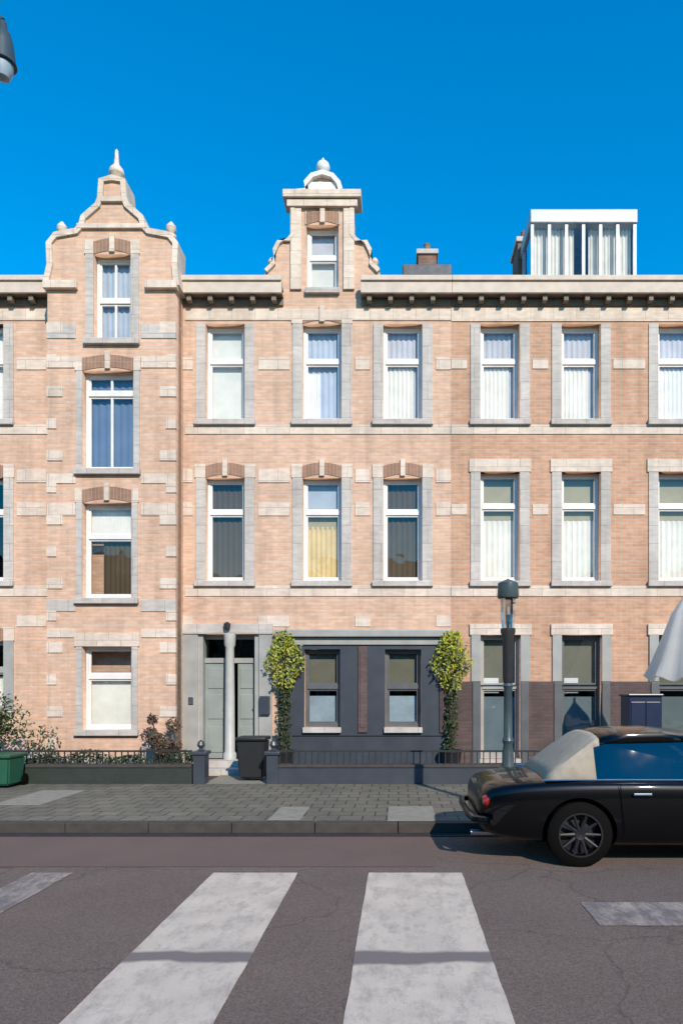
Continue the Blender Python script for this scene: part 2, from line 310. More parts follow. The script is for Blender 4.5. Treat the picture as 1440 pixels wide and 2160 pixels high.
# ---------------------------------------------------------------- windows
def window(bld, x0, x1, z0, z1, yf, fill='', style='sash', fm='white', tr=.30, jamb=.2, lintel='stone', sill=True, depth=.15, midbar=False, jm='stoneg'):
    """opening x0..x1, z0..z1 in a wall whose face is at yf"""
    y = yf+depth; fw = .05; g = MB()
    g.box(x0, x0+fw, y, y+.07, z0, z1); g.box(x1-fw, x1, y, y+.07, z0, z1)
    g.box(x0+fw, x1-fw, y, y+.07, z1-fw, z1); g.box(x0+fw, x1-fw, y, y+.07, z0, z0+fw+.02)
    zt = z1-(z1-z0)*tr
    if tr: g.box(x0+fw, x1-fw, y-.01, y+.07, zt-.045, zt+.045)
    iw = (x0+fw, x1-fw)
    # sash rails inside
    for a, b in ([(z0+fw+.02, zt-.045), (zt+.045, z1-fw)] if tr else [(z0+fw+.02, z1-fw)]):
        g.box(iw[0], iw[0]+.035, y+.02, y+.06, a, b); g.box(iw[1]-.035, iw[1], y+.02, y+.06, a, b)
        g.box(iw[0]+.035, iw[1]-.035, y+.02, y+.06, a, a+.035); g.box(iw[0]+.035, iw[1]-.035, y+.02, y+.06, b-.035, b)
    if midbar:
        xm = (x0+x1)/2; g.box(xm-.02, xm+.02, y+.015, y+.055, z0+fw, z1-fw)
    fr = g.build('window', M[fm], bld)
    g = MB(); g.quad((x0+fw, y+.045, z0+fw), (x1-fw, y+.045, z0+fw), (x1-fw, y+.045, z1-fw), (x0+fw, y+.045, z1-fw)); g.build('pane', M['glass'], fr)
    if fill:
        yb = y+.13
        def drape(xa, xb, za, zb, m, wavy=True, nm='curtain'):
            q = MB(); n = 40 if wavy else 2; vs = []
            for i in range(n+1):
                xx = xa+(xb-xa)*i/n; yy = yb+(.011*math.sin(i*1.1+random.random()*.9) if wavy else 0)
                vs.append((q.bm.verts.new((xx, yy, za)), q.bm.verts.new((xx, yy, zb))))
            for a, b in zip(vs, vs[1:]): q.bm.faces.new((a[0], b[0], b[1], a[1]))
            q.build(nm, M[m], fr, smooth=wavy)
        wd = x1-x0
        if fill == 'blind': drape(x0, x1, z0, z1, 'blindw', False, 'blind')
        elif fill == 'sheerf': drape(x0, x1, z0, z1, 'sheer')
        elif fill == 'mixb': drape(x0, x1, z0, z1, 'sheer'); yb -= .03; drape(x0, x0+wd*.42, z0, zt-.2, 'curw')
        elif fill == 'mixl': drape(x0, x1, z0, z1, 'sheerl'); yb -= .03; drape(x0, x0+wd*.78, z0, zt-.08, 'curw')
        elif fill == 'curw': drape(x0, x1, z0, zt, 'curw')
        elif fill == 'curwfull': drape(x0, x1, z0, z1, 'curw')
        elif fill == 'half': drape(x0, x0+wd*.45, z0, zt-.15, 'curw')
        elif fill == 'threeq': drape(x0, x1-wd*.12, z0, zt-.1, 'curw')
        elif fill == 'yellow': drape(x0, x1-wd*.1, z0, zt-.25, 'cury'); drape(x0, x1, zt-.3, zt+.12, 'curt', False, 'blind'); drape(x0, x1, zt+.12, z1, 'sheer', False)
        elif fill == 'beige': drape(x0, x1, zt-.25, z1, 'curt', False, 'blind'); drape(x0, x1, z0, zt-.25, 'curw')
        elif fill == 'brownfull': drape(x0, x1, z0, z1, 'curb')
        elif fill == 'brown': drape(x0, x0+wd*.35, z0, z1, 'curb')
        elif fill == 'brownlow': drape(x0+wd*.3, x1, z0, z0+(z1-z0)*.62, 'curb'); drape(x0, x1, zt+.05, z1-.02, 'curw', False, 'blind')
        elif fill == 'blue': drape(x0, x1, z0, z1, 'skyrefl')  # blue sheet carries the sky reflection of this window
        elif fill == 'low': drape(x0, x1, z0, z0+(z1-z0)*.5, 'curw')
        elif fill == 'lowblue': drape(x0+.03, x1-.03, z0+.03, z0+(z1-z0)*.40, 'frostsky', False, 'blind'); drape(x0, x1, zt-.1, z1, 'dimb', False, 'blind')  # lower light blue sheet stands for sky reflected in the panes
        elif fill == 'lowteal': drape(x0, x1, z0+.03, z0+(z1-z0)*.5, 'tealb', False, 'blind'); drape(x0, x1, zt-.02, z1, 'dimb', False, 'blind')
        elif fill == 'blindgable': drape(x0, x1, z0, zt, 'blindw', False, 'blind'); drape(x0, x1, zt, z1, 'sheerl', False)
        elif fill == 'lowblind': drape(x0+wd*.05, x1-wd*.05, z0+.05, z0+(z1-z0)*.64, 'blindw', False, 'blind')
    if jamb:
        for s, (a, b) in enumerate(((x0-jamb, x0-.002), (x1+.002, x1+jamb))):
            q = MB(); q.box(a, b, yf-.025, yf+.1, z0-.001, z1-.001, .006); q.build('jamb', M[jm], fr)
    if lintel in ('stone', 'grey'):
        q = MB(); q.box(x0-jamb-.03, x1+jamb+.03, yf-.035, yf+.12, z1, z1+.26, .008); q.build('lintel', M['stone' if lintel == 'stone' else 'stoneg'], fr)
    elif lintel == 'arch':
        # soldier-course arch between stone springers
        q = MB(); n = 10; h = .24
        pts = []
        for i in range(n+1):
            t = i/n; pts.append((x0+(x1-x0)*t, z1+.0+.07*math.sin(math.pi*t)))
        out = [(px, pz+h) for px, pz in pts]
        poly_slab('lintel', [(x0, z1)]+[(px, pz+.001) for px, pz in pts[1:-1]]+[(x1, z1)]+out[::-1], [], yf-.012, yf+.1, M['arch'], fr)
        q = MB(); q.box(x0-jamb-.02, x0-.003, yf-.03, yf+.1, z1, z1+.27, .006); q.box(x1+.003, x1+jamb+.02, yf-.03, yf+.1, z1, z1+.27, .006)
        q.build('springer', M['stone'], fr)
        xm = (x0+x1)/2; q = MB(); q.box(xm-.05, xm+.05, yf-.05, yf+.08, z1+.03, z1+.37, .01); q.build('keystone', M['stone'], fr)
    if sill:
        q = MB(); q.box(x0-jamb-.02, x1+jamb+.02, yf-.09, yf+depth, z0-.11, z0-.001, .01); q.build('sill', M['stoneg'], fr)
    return fr
def band(bld, x0, x1, z0, z1, yf, m='stone', pr=.02, nm='string_course'):
    q = MB(); q.box(x0, x1, yf-pr, yf+.05, z0, z1, .005); return q.build(nm, M[m], bld)
# column layout in the facade plane
fx = lambda px: X(px, DF); fz = lambda py: Z(py, DF)
bx = lambda px: X(px, DB); bz = lambda py: Z(py, DB)
F3 = (fz(886), fz(683)); F2L = (fz(1226), fz(1008)); F2R = (fz(1226), fz(996))
G0 = (fz(1536), fz(1334))
SPLIT = fx(951)
CT = 9.80   # cornice top
# === gabled house
gh = empty('brick_townhouse', (fx(600), DF, 0), 'pink brick townhouse with pale stone bands and a tall scrolled gable on its projecting bay', 'building', 'brick townhouses of the terrace')
LX = fx(-560)
def ops(starts, ranges):
    return [(fx(s+25), fx(s+110), a, b) for s in starts for a, b in ranges]
wl = {}
cols = [408, 612, 782]
holes = []
winsL = []
fillL = {(408, 3): 'blind', (612, 3): 'mixb', (782, 3): 'mixl', (408, 2): 'brownfull', (612, 2): 'yellow', (782, 2): 'brownfull'}
for s in cols:
    winsL.append((s, 3, fx(s+26), fx(s+108), *F3)); winsL.append((s, 2, fx(s+26), fx(s+108), *F2L))
for s in (612, 782): winsL.append((s, 1, fx(s+30), fx(s+106), fz(1534), fz(1370)))
for s in (-100, -300, -480):
    for k, (a, b) in ((3, F3), (2, F2L), (1, (fz(1500), fz(1352)))): winsL.append((s, k, fx(s+26), fx(s+108), a, b))
door = (fx(418), fx(546), .35, fz(1338))
holes = [rect(a, b, c, d) for _, _, a, b, c, d in winsL]+[rect(*door)]
gxc = fx(680)
# the wall rises through the cornice at the small gable
wall_out = [(LX, 0), (SPLIT-.001, 0), (SPLIT-.001, CT-.15), (fx(805), CT-.15)]
g2 = [(805, 588), (800, 572), (784, 556), (778, 530), (770, 514), (752, 506), (744, 496), (744, 408), (716, 406), (712, 392), (700, 378), (680, 372)]
right = [(fx(a), fz(b)) for a, b in g2]
left = [(2*gxc-a, b) for a, b in right[:-1]][::-1]
wall_out += right+left+[(fx(555), CT-.15), (LX, CT-.15)]
gw = (fx(646), fx(714), fz(610), fz(474))
holes.append(rect(*gw))
poly_slab('wall', wall_out, holes, DF, DF+.35, M['brickL'], gh)
def coping(pts, y0, y1, r, parent, m, nm='coping'):
    q = MB()
    P = [Vector((a, 0, b)) for a, b in pts]; c = sum(P, Vector())/len(P)
    def off(i):
        d = (P[min(i+1, len(P)-1)]-P[max(i-1, 0)]).normalized(); nrm = Vector((-d.z, 0, d.x))
        return nrm
    rings = []
    for i, p_ in enumerate(P):
        n_ = off(i)
        if n_.dot(p_-c) < 0: n_ = -n_
        ring = [q.bm.verts.new((p_.x-n_.x*r*.3, y, p_.z-n_.z*r*.3)) for y in (y0, y1)]+[q.bm.verts.new((p_.x+n_.x*r, y, p_.z+n_.z*r)) for y in (y1, y0)]
        rings.append(ring)
    for a, b in zip(rings, rings[1:]):
        for k in range(4): q.bm.faces.new((a[k], a[(k+1) % 4], b[(k+1) % 4], b[k]))
    q.bm.faces.new(rings[0]); q.bm.faces.new(rings[-1])
    return q.build(nm, M[m], parent)
coping(right[1:8], DF-.06, DF+.42, .06, gh, 'stone'); coping(left[-8:-1], DF-.06, DF+.42, .06, gh, 'stone')
coping(right[8:]+left[:4], DF-.1, DF+.3, .07, gh, 'white', 'shell')
q = MB(); q.box(fx(650), fx(710), DF-.04, DF+.02, fz(405), fz(386), .01); q.build('shell_panel', M['white'], gh)
# gable face: stone surround of the small gable, shell top and ball finial
for s in (-1, 1):
    q = MB(); xx = gxc+s*(fx(748)-gxc)*.82
    q.box(xx-.11, xx+.11, DF-.05, DF+.02, fz(612), fz(440), .008); q.build('pilaster', M['stone'], gh)
q = MB(); q.box(fx(598), fx(762), DF-.14, DF+.36, fz(424), fz(408), .015); q.box(fx(606), fx(754), DF-.09, DF+.02, fz(440), fz(426), .01); q.build('gable_moulding', M['stone'], gh)
q = MB(); q.lathe([(.02, 0), (.14, .02), (.14, .06), (.06, .1), (.06, .14), (.12, .2), (.14, .27), (.12, .34), (.05, .4), (.01, .47)], (gxc, DF+.12, fz(372)), 16); q.build('finial', M['white'], gh, True)
for s in (-1, 1):
    q = MB(); q.lathe([(.02, 0), (.09, .01), (.09, .05), (.04, .08), (.08, .15), (.05, .22), (.01, .26)], (gxc+s*(fx(790)-gxc), DF+.15, fz(560)), 12); q.build('finial', M['stone'], gh, True)
window(gh, *gw, DF, 'blindgable', jamb=.0, tr=.45, lintel='arch', sill=True)
for s, k, a, b, c, d in winsL:
    if k == 1 and s > 0: window(gh, a, b, c, d, DF-.05, 'lowblue', fm='slatef', tr=.48, jamb=.0, lintel='', sill=True, jm='slatef', depth=.14)
    elif k == 1: window(gh, a, b, c, d, DF, 'low' if s < 0 else 'lowblue', fm='greyp', tr=.42, jamb=.2, lintel='arch', sill=True, jm='greyp', depth=.12, midbar=False)
    else: window(gh, a, b, c, d, DF, fillL.get((s, k), 'curwfull' if k == 3 else 'brown'), lintel=('arch' if (k == 2 or s == 612) else ''), tr=.36 if k == 3 else .32)
# bands of stone on the left house between openings
for (za, zb, m_) in ((fz(916), fz(896), 'stone'), (fz(1258), fz(1236), 'stone'), (fz(676), fz(652), 'stone')):
    for xa, xb in ((LX, bx(98)), (bx(372)+.02, SPLIT-.003)):
        band(gh, xa, xb, za, zb, DF, m_)
for (za, zb) in ((fz(780), fz(754)), (fz(1018), fz(990)), (fz(1088), fz(1060)), (fz(1322), fz(1298))):
    segs = [(545, 611), (749, 781), (919, 950.5), (375, 407), (36, 98)]
    for a, b in segs: band(gh, fx(a), fx(b), za, zb, DF, 'stone', .018)
for a, b in ((bx(100), bx(160)), (bx(298), bx(370))): band(gh, a, b, bz(1088), bz(1062), DB, 'stone', .019)
# keystones in the wall between windows
for px in (697, 1):
    pass
# plinth painted dark, right part of the ground floor
PX0 = fx(572)
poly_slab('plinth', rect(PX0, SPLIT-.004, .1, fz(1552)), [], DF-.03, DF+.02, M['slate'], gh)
SH = (fx(590), fx(940))
poly_slab('shopfront', rect(SH[0], SH[1], fz(1552)+.001, fz(1362)), [rect(a, b, c, d) for s_, k, a, b, c, d in winsL if k == 1 and s_ > 0], DF-.06, DF+.02, M['slate'], gh)
q = MB(); q.box(SH[0]-.05, SH[1]+.05, DF-.10, DF+.02, fz(1361), fz(1346), .01); q.box(SH[0]-.08, SH[1]+.08, DF-.2, DF+.02, fz(1345), fz(1330), .02); q.build('fascia', M['greyp'], gh)
for xx in (594, 765, 936):
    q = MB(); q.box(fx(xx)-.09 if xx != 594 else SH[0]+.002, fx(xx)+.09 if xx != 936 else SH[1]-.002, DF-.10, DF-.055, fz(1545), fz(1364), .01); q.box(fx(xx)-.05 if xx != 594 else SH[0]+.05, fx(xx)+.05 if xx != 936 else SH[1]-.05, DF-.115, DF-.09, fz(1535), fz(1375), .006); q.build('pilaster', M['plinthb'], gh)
q = MB(); q.box(LX, fx(410), DF-.03, DF+.02, .1, .55); q.build('plinth', M['stoneg'], gh)
# front door with centre post and fanlight
dm = MB(); x0, x1, z0, z1 = door; yd = DF+.2
dm.box(x0, x0+.09, DF+.02, yd+.08, z0, z1); dm.box(x1-.09, x1, DF+.02, yd+.08, z0, z1); dm.box(x0+.09, x1-.09, yd-.02, yd+.08, z1-.09, z1); zt = z1-.52
dm.box(x0+.09, x1-.09, yd-.03, yd+.08, zt-.05, zt+.05)
fdr = dm.build('door_frame', M['greyp'], gh)
q = MB(); q.quad((x0+.09, yd+.03, zt+.05), (x1-.09, yd+.03, zt+.05), (x1-.09, yd+.03, z1-.09), (x0+.09, yd+.03, z1-.09)); q.build('fanlight', M['glass'], fdr)
xm = (x0+x1)/2+.03
for a, b in ((x0+.092, xm-.11), (xm+.11, x1-.092)):
    q = MB(); q.box(a, b, yd, yd+.05, z0, zt-.052)
    for za, zb in ((z0+.12, z0+.65), (z0+.8, z0+1.3), (z0+1.42, zt-.15)): q.box(a+.05, b-.05, yd-.018, yd+.01, za, zb, .012)
    dl = q.build('door', M['doorp'], gh)
    q = MB(); q.lathe([(.01, -.05), (.025, -.05), (.025, -.02), (.01, -.0)], (b-.05, yd, z0+1.0), 10, 'y'); q.build('handle', M['steel'], dl, True)
q = MB(); q.lathe([(.13, z0-.05), (.13, z0+.12), (.1, z0+.16), (.095, z0+1.2), (.085, zt+.25), (.11, zt+.3), (.12, z1-.001)], (xm, DF-.02, 0), 20); q.build('column', M['post'], gh, True)
q = MB()
q.box(x0-.12, x1+.12, DF-.38, DF+.3, .1, .35, .01); q.box(x0-.2, x1+.2, DF-.72, DF-.38, .1, .23, .01); q.build('step', M['stoneg'], gh)
for a, b in ((fx(376), x0-.003), (x1+.003, fx(574))):
    q = MB(); q.box(a, b, DF-.035, DF+.05, .352, z1-.002, .01); q.build('door_jamb', M['greyp'], gh)
q = MB(); q.box(fx(374), fx(576), DF-.06, DF+.1, z1, z1+.2, .01); q.build('lintel', M['stoneg'], gh)
# bay
BW = (bx(100), bx(370)); BYB = DF
bayh = [(bx(174), bx(282), bz(990), bz(782), 'blue', 0, 'arch'), (bx(174), bx(278), bz(1262), bz(1060), 'brownlow', .34, 'arch'), (bx(174), bx(278), bz(1540), bz(1364), 'lowblind', .36, 'stone')]
gab = [(370, 604), (366, 560), (368, 515), (356, 500), (334, 496), (312, 492), (300, 478), (296, 462), (280, 448), (266, 436), (260, 420), (258, 384), (238, 380)]
gc = bx(238)
rt = [(bx(a), bz(b)) for a, b in gab]; rt[0] = (BW[1], bz(604))
lt = [(2*gc-a, b) for a, b in rt[:-1]][::-1]; lt[-1] = (BW[0], lt[-1][1])
ag = (bx(198), bx(276), bz(716), bz(536))
outer = [(BW[0], .1), (BW[1], .1)]+rt+lt
poly_slab('bay_wall', outer, [rect(a, b, c, d) for a, b, c, d, *_ in bayh]+[rect(*ag)], DB, DB+.35, M['brickL'], gh)
for s, (a, b) in enumerate(((BW[0], BW[0]+.3), (BW[1]-.3, BW[1]))):
    q = MB(); q.box(a, b, DB+.352, DF-.002, .1, CT-.2); q.build('bay_side', M['brickL'], gh)
q = MB(); q.box(BW[0], BW[1], DB+.352, DF-.002, CT-.198, CT+.1); q.build('bay_roof', M['zinc'], gh)
coping(rt+lt, DB-.05, DB+.42, .085, gh, 'stone')
for a, b, c, d, fl, tr, li in bayh: window(gh, a, b, c, d, DB, fl, tr=tr or .2, lintel=li, jamb=.12, depth=.16, midbar=(fl == 'blue'))
window(gh, *ag, DB, 'sheerf', tr=.5, lintel='arch', jamb=.16, midbar=True)
# bay bands and quoins
for (za, zb, m_) in ((bz(714), bz(684), 'stoneg'), (bz(776), bz(752), 'stone'), (bz(1290), bz(1266), 'stoneg'), (bz(1020), bz(1000), 'stone'), (bz(1345), bz(1327), 'stone')):
    xs = (bx(150), bx(322)) if za > bz(780) and za < bz(740) else (bx(162), bx(300))
    for a, b in ((BW[0]-.01, bx(160)), (bx(298), BW[1]+.01)): band(gh, a, b, za, zb, DB, m_, .02)
z = .6; k = 0
while z < bz(640):
    wq = .3 if k % 2 else .18
    q = MB(); q.box(BW[0]-.012, BW[0]+wq, DB-.022, DB+.05, z, z+.2, .006); q.box(BW[1]-wq, BW[1]+.012, DB-.022, DB+.05, z, z+.2, .006); q.build('quoin', M['stone'], gh)
    z += .62 ; k += 1
q = MB(); q.box(BW[0]-.03, BW[1]+.03, DB-.04, DB+.06, .1, .42, .01); q.build('plinth', M['stoneg'], gh)
q = MB(); q.box(BW[0]-.05, bx(165), DB-.1, DB+.05, bz(612), bz(596), .01); q.box(bx(309), BW[1]+.05, DB-.1, DB+.05, bz(612), bz(596), .01); q.build('bay_moulding', M['stone'], gh)
q = MB(); q.box(bx(164), bx(312), DB-.06, DB+.05, bz(484), bz(474), .008); q.box(bx(214), bx(262), DB-.06, DB+.05, bz(428), bz(418), .008); q.build('gable_moulding', M['stone'], gh)
q = MB(); q.lathe([(.02, 0), (.2, .01), (.2, .08), (.1, .12), (.09, .2), (.15, .28), (.13, .38), (.05, .48), (.03, .75), (.012, .78)], (gc+.0, DB+.18, bz(384)), 16); q.build('finial', M['stone'], gh, True)
for s in (-1, 1):
    q = MB(); q.lathe([(.02, 0), (.1, .01), (.1, .06), (.05, .09), (.1, .17), (.09, .24), (.02, .33)], (gc+s*1.07, DB+.18, bz(490)), 12); q.build('finial', M['stone'], gh, True)
# cornice, gutter, brackets, board deepening the eave shade
def cornice(bld, x0, x1):
    q = MB(); q.box(x0, x1, DF-.26, DF-.20, 9.575, 9.80, .008); q.box(x0, x1, DF-.30, DF-.18, 9.80, 9.90, .012); q.box(x0, x1, DF-.24, DF+.34, 9.74, 9.80)
    q.build('cornice', M['cornice'], bld)
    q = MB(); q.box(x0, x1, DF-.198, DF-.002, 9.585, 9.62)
    q.box(x0, x1, DF-.05, DF-.003, 9.445, 9.583, .004)  # brown board on the wall, thickens the shade band below the cornice
    q.build('soffit_shade_board', M['soff'], bld)
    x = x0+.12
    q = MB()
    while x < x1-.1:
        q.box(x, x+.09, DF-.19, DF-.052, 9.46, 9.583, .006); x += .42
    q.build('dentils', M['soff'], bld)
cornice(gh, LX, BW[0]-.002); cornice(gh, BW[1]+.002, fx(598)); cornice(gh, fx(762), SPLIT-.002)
def roof(bld, x0, x1, m='roof'):
    q = MB(); a, b = DF+.05, DF+5
    q.bm.faces.new([q.bm.verts.new(v) for v in ((x0, a, CT-.04), (x1, a, CT-.04), (x1, b, CT+2.1), (x0, b, CT+2.1))])
    q.bm.faces.new([q.bm.verts.new(v) for v in ((x0, b, CT+2.1), (x1, b, CT+2.1), (x1, b+5, CT-.2), (x0, b+5, CT-.2))])
    q.build('roof', M[m], bld)
    q = MB(); q.box(x0, x1, DF+9.6, DF+10, 0, CT-.2); q.box(x0, x0+.1, DF+.36, DF+9.59, 0, CT-.1); q.box(x1-.1, x1, DF+.36, DF+9.59, 0, CT-.1); q.build('outer_wall', M['brickopp'], bld)
    q = MB()
    for zz in (.05, fz(1285), fz(945), fz(640)): q.box(x0+.1, x1-.1, DF+.36, DF+4, zz-.1, zz+.05)
    q.box(x0+.1, x1-.1, DF+4.01, DF+4.2, 0, CT-.3)
    x = x0+2
    while x < x1-1: q.box(x, x+.1, DF+.5, DF+4, .1, CT-.4); x += 3.4
    q.build('interior', M['dark'], bld)
roof(gh, LX, SPLIT-.01)
q = MB(); q.box(fx(700)-.6, fx(700)+.25, DF+.355, DF+1.9, fz(640), fz(450)); q.build('gable_roof', M['roof'], gh)
q = MB(); q.box(fx(404)-.05, fx(404)+.05, DF-.06, DF-.03, 1.45, 1.6, .006); q.build('doorbell', M['steel'], gh)
q = MB(); q.box(fx(560)-.1, fx(560)+.1, DF-.12, DF-.036, 1.25, 1.62, .012); q.build('letterbox', M['slate'], gh)
q = MB(); q.tube([(fx(482), DF-.01, z1_-.0) for z1_ in (fz(1330), fz(1318))], .01, 6); q.lathe([(.03, 0), (.06, .02), (.07, .12), (.02, .16)], (fx(482), DF-.12, fz(1330)), 14); q.box(fx(482)-.012, fx(482)+.012, DF-.12, DF-.05, fz(1322), fz(1319)); q.build('porch_light', M['black'], gh)
# === right house
rh = empty('brick_townhouse', (fx(1300), DF, 0), 'deeper orange brick townhouse with plain stone lintels and a glazed roof pavilion above it', 'building', 'brick townhouses of the terrace')
RX = fx(2400)
winsR = []
fillR = {(985, 3): 'mixl', (1156, 3): 'mixl', (1360, 3): 'mixl', (985, 2): 'beige', (1156, 2): 'beige', (1360, 2): 'beige'}
for s in (985, 1156, 1360, 1531, 1735, 1906, 2110):
    winsR.append((s, 3, fx(s+28), fx(s+110), *F3)); winsR.append((s, 2, fx(s+28), fx(s+110), *F2R)); winsR.append((s, 1, fx(s+28), fx(s+112), fz(1600), fz(1340)))
poly_slab('wall', [(SPLIT, 0), (RX, 0), (RX, CT-.15), (SPLIT, CT-.15)], [rect(*v[2:]) for v in winsR], DF, DF+.35, M['brickR'], rh)
for s, k, a, b, c, d in winsR:
    if k == 1:
        window(rh, a, b, c, d, DF, 'lowteal', fm='slatef' if s != 985 else 'greyp', tr=.42, jamb=0, lintel='', jm='greyp', depth=.12, sill=False)
        for xa, xb in ((a-.19, a-.001), (b+.001, b+.19)):
            q = MB(); q.box(xa, xb, DF-.04, DF+.05, fz(1438)+.002, d, .006); q.build('jamb', M['greyp'], rh)
        q = MB(); q.box(a-.22, b+.22, DF-.05, DF+.11, d+.001, d+.22, .008); q.build('lintel', M['stone'], rh)
        q = MB(); q.box(a-.02, b+.02, DF-.07, DF+.1, c-.09, c-.001, .008); q.build('sill', M['stoneg'], rh)
    else: window(rh, a, b, c, d, DF, fillR.get((s, k), 'curw'), lintel='stone' if k == 2 else '', tr=.36 if k == 3 else .3)
for (za, zb, m_) in ((fz(916), fz(896), 'stone'), (fz(1258), fz(1236), 'stone'), (fz(678), fz(650), 'stone')): band(rh, SPLIT+.003, RX, za, zb, DF, m_)
for s in (985, 1156, 1360, 1531, 1735): pass
for za, zb in ((fz(778), fz(757)), (fz(1086), fz(1064))):
    for a, b in ((951, 985), (1122, 1156), (1292, 1360)): band(rh, fx(a)+.004, fx(b)-.004, za, zb, DF, 'stone', .018)
cornice(rh, SPLIT+.002, RX); roof(rh, SPLIT+.01, RX)
# lower painted panels under the ground floor windows and dark piers
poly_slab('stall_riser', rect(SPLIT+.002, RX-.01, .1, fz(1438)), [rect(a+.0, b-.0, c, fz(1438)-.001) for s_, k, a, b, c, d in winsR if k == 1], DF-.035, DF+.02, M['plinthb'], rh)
for s_, k, a, b, c, d in winsR:
    if k != 1: continue
    for xa, xb in ((a-.16, a-.001), (b+.001, b+.16)):
        q = MB(); q.box(xa, xb, DF-.06, DF-.03, .12, fz(1440), .006); q.build('pilaster', M['slatef'], rh)
# white notices in two ground floor windows (plain)
for px in (1022, 1192):
    q = MB(); q.box(fx(px), fx(px+32), DF+.19, DF+.2, fz(1462), fz(1430)); q.build('blind', M['white'], rh)
# roof pavilion (glazed, white frame)
DP = 15.4
pv = empty('roof_pavilion', (X(1224, DP), DP, CT), 'boxy glazed roof pavilion with a white frame standing above the cornice', 'roof pavilion')
pa, pb, pt = X(1122, DP), X(1338, DP), Z(444, DP); pbz = CT+.2
q = MB(); q.box(pa-.05, pb+.05, DP-.06, DP+2.2, pt-.30, pt, .02); q.build('roof_slab', M['pav'], pv)
q = MB()
n = 6
for i in range(n+1):
    xx = pa+(pb-pa)*i/n; q.box(xx-.035, xx+.035, DP-.02, DP+.05, pbz, pt-.302)
for xx in (pa, pb):
    for yy in (DP+1.0, DP+2.1): q.box(xx-.035, xx+.035, yy-.035, yy+.035, pbz, pt-.302)
q.box(pa, pb, DP-.022, DP+.052, pbz, pbz+.12)
q.build('frame', M['pav'], pv)
for a, b in ((pa, pb),):
    q = MB(); q.quad((a, DP+.01, pbz), (b, DP+.01, pbz), (b, DP+.01, pt-.3), (a, DP+.01, pt-.3)); q.quad((b, DP+.02, pbz), (b, DP+2.1, pbz), (b, DP+2.1, pt-.3), (b, DP+.02, pt-.3)); q.quad((a, DP+.02, pbz), (a, DP+2.1, pbz), (a, DP+2.1, pt-.3), (a, DP+.02, pt-.3)); q.build('pane', M['glass'], pv)
q = MB(); q.quad((pa, DP+2.15, pbz), (pb, DP+2.15, pbz), (pb, DP+2.15, pt-.3), (pa, DP+2.15, pt-.3)); q.build('back_wall', M['white'], pv)
q = MB(); q.box(pa-.1, pb+.1, DP-.1, DP+2.3, CT-.05, pbz, .02); q.build('base', M['zinc'], pv)
for i, f in enumerate((.01, .15, .29, .57, .71, .85)):
    xa = pa+(pb-pa)*f; q = MB(); vs = []
    for j in range(19):
        xx = xa+.31*j/18; yy = DP+.18+.02*math.sin(j*1.3); vs.append((q.bm.verts.new((xx, yy, pbz)), q.bm.verts.new((xx, yy, pt-.3))))
    for a, b in zip(vs, vs[1:]): q.bm.faces.new((a[0], b[0], b[1], a[1]))
    q.build('curtain', M['curw'], pv, True)
# chimneys
def chimney(px0, px1, py, D, lab, pots=2):
    x0, x1, zt = X(px0, D), X(px1, D), Z(py, D)
    r = empty('chimney', ((x0+x1)/2, D, CT), lab, 'chimney', 'brick chimneys on the roofs')
    q = MB(); q.box(x0, x1, D, D+.8, CT-.3, zt-.12); q.build('stack', M['chim'], r)
    q = MB(); q.box(x0-.05, x1+.05, D-.05, D+.85, zt-.12, zt, .02); q.build('cap', M['stoneg'], r)
    for i in range(pots):
        q = MB(); q.lathe([(.09, 0), (.085, .05), (.075, .2), (.095, .24), (.07, .25)], ((x0+x1)/2, D+.2+.4*i, zt), 12); q.build('chimney_pot', M['arch'], r, True)
chimney(882, 920, 526, 17.0, 'slim brick chimney between the small gable and the roof pavilion')
chimney(1092, 1124, 500, 16.6, 'brick chimney hard against the left side of the roof pavilion', 1)
# low slate lantern roof beside the chimney
q = MB(); D = 16.5
a, b = X(848, D), X(952, D)
q.box(a, b, D, D+1.5, CT, Z(556, D), .04); o = q.build('roof_hatch', M['roof'], None); tag(o, 'low dark slate-clad roof box around the slim chimney', 'roof hatch')
# ---------------------------------------------------------------- opposite side of the street (behind the camera)
YO = -27
def opposite(x0, x1, h, lab):
    r = empty('opposite_building', ((x0+x1)/2, YO, 0), lab, 'building', 'buildings across the street')
    hl = []; n = max(1, int((x1-x0)/1.9)); st = int(h/3.3)
    ws = []
    for i in range(n):
        cx = x0+(x1-x0)*(i+.5)/n
        for j in range(st): ws.append((cx-.5, cx+.5, .9+j*3.3, 2.9+j*3.3))
    poly_slab('wall', rect(x0+.005, x1-.005, 0, h), [rect(*v) for v in ws if v[3] < h-.3], YO-.3, YO, M['brickopp'], r)
    q = MB(); q.box(x0+.005, x1-.005, YO-8, YO-7.7, 0, h); q.box(x0+.005, x0+.3, YO-7.69, YO-.31, 0, h-.2); q.box(x1-.3, x1-.005, YO-7.69, YO-.31, 0, h-.2); q.build('outer_wall', M['brickopp'], r)
    q = MB(); q.box(x0+.01, x1-.01, YO-7.69, YO, h-.19, h-.01); q.build('roof', M['roof'], r)
    q = MB(); q.box(x0+.31, x1-.31, YO-.8, YO-.7, 0, h-.2); q.build('interior', M['dark'], r)
    q = MB()
    for v in ws:
        if v[3] < h-.3:
            q.box(v[0], v[1], YO-.2, YO-.14, v[3]-.06, v[3]); q.box(v[0], v[1], YO-.2, YO-.14, v[2], v[2]+.06); q.box(v[0], v[0]+.06, YO-.2, YO-.14, v[2], v[3]); q.box(v[1]-.06, v[1], YO-.2, YO-.14, v[2], v[3]); q.box(v[0]-.1, v[1]+.1, YO, YO+.05, v[2]-.12, v[2]-.01)
    q.build('window_frames', M['white'], r)
opposite(-50, -22, 12.5, 'brown brick building across the square, leftmost')
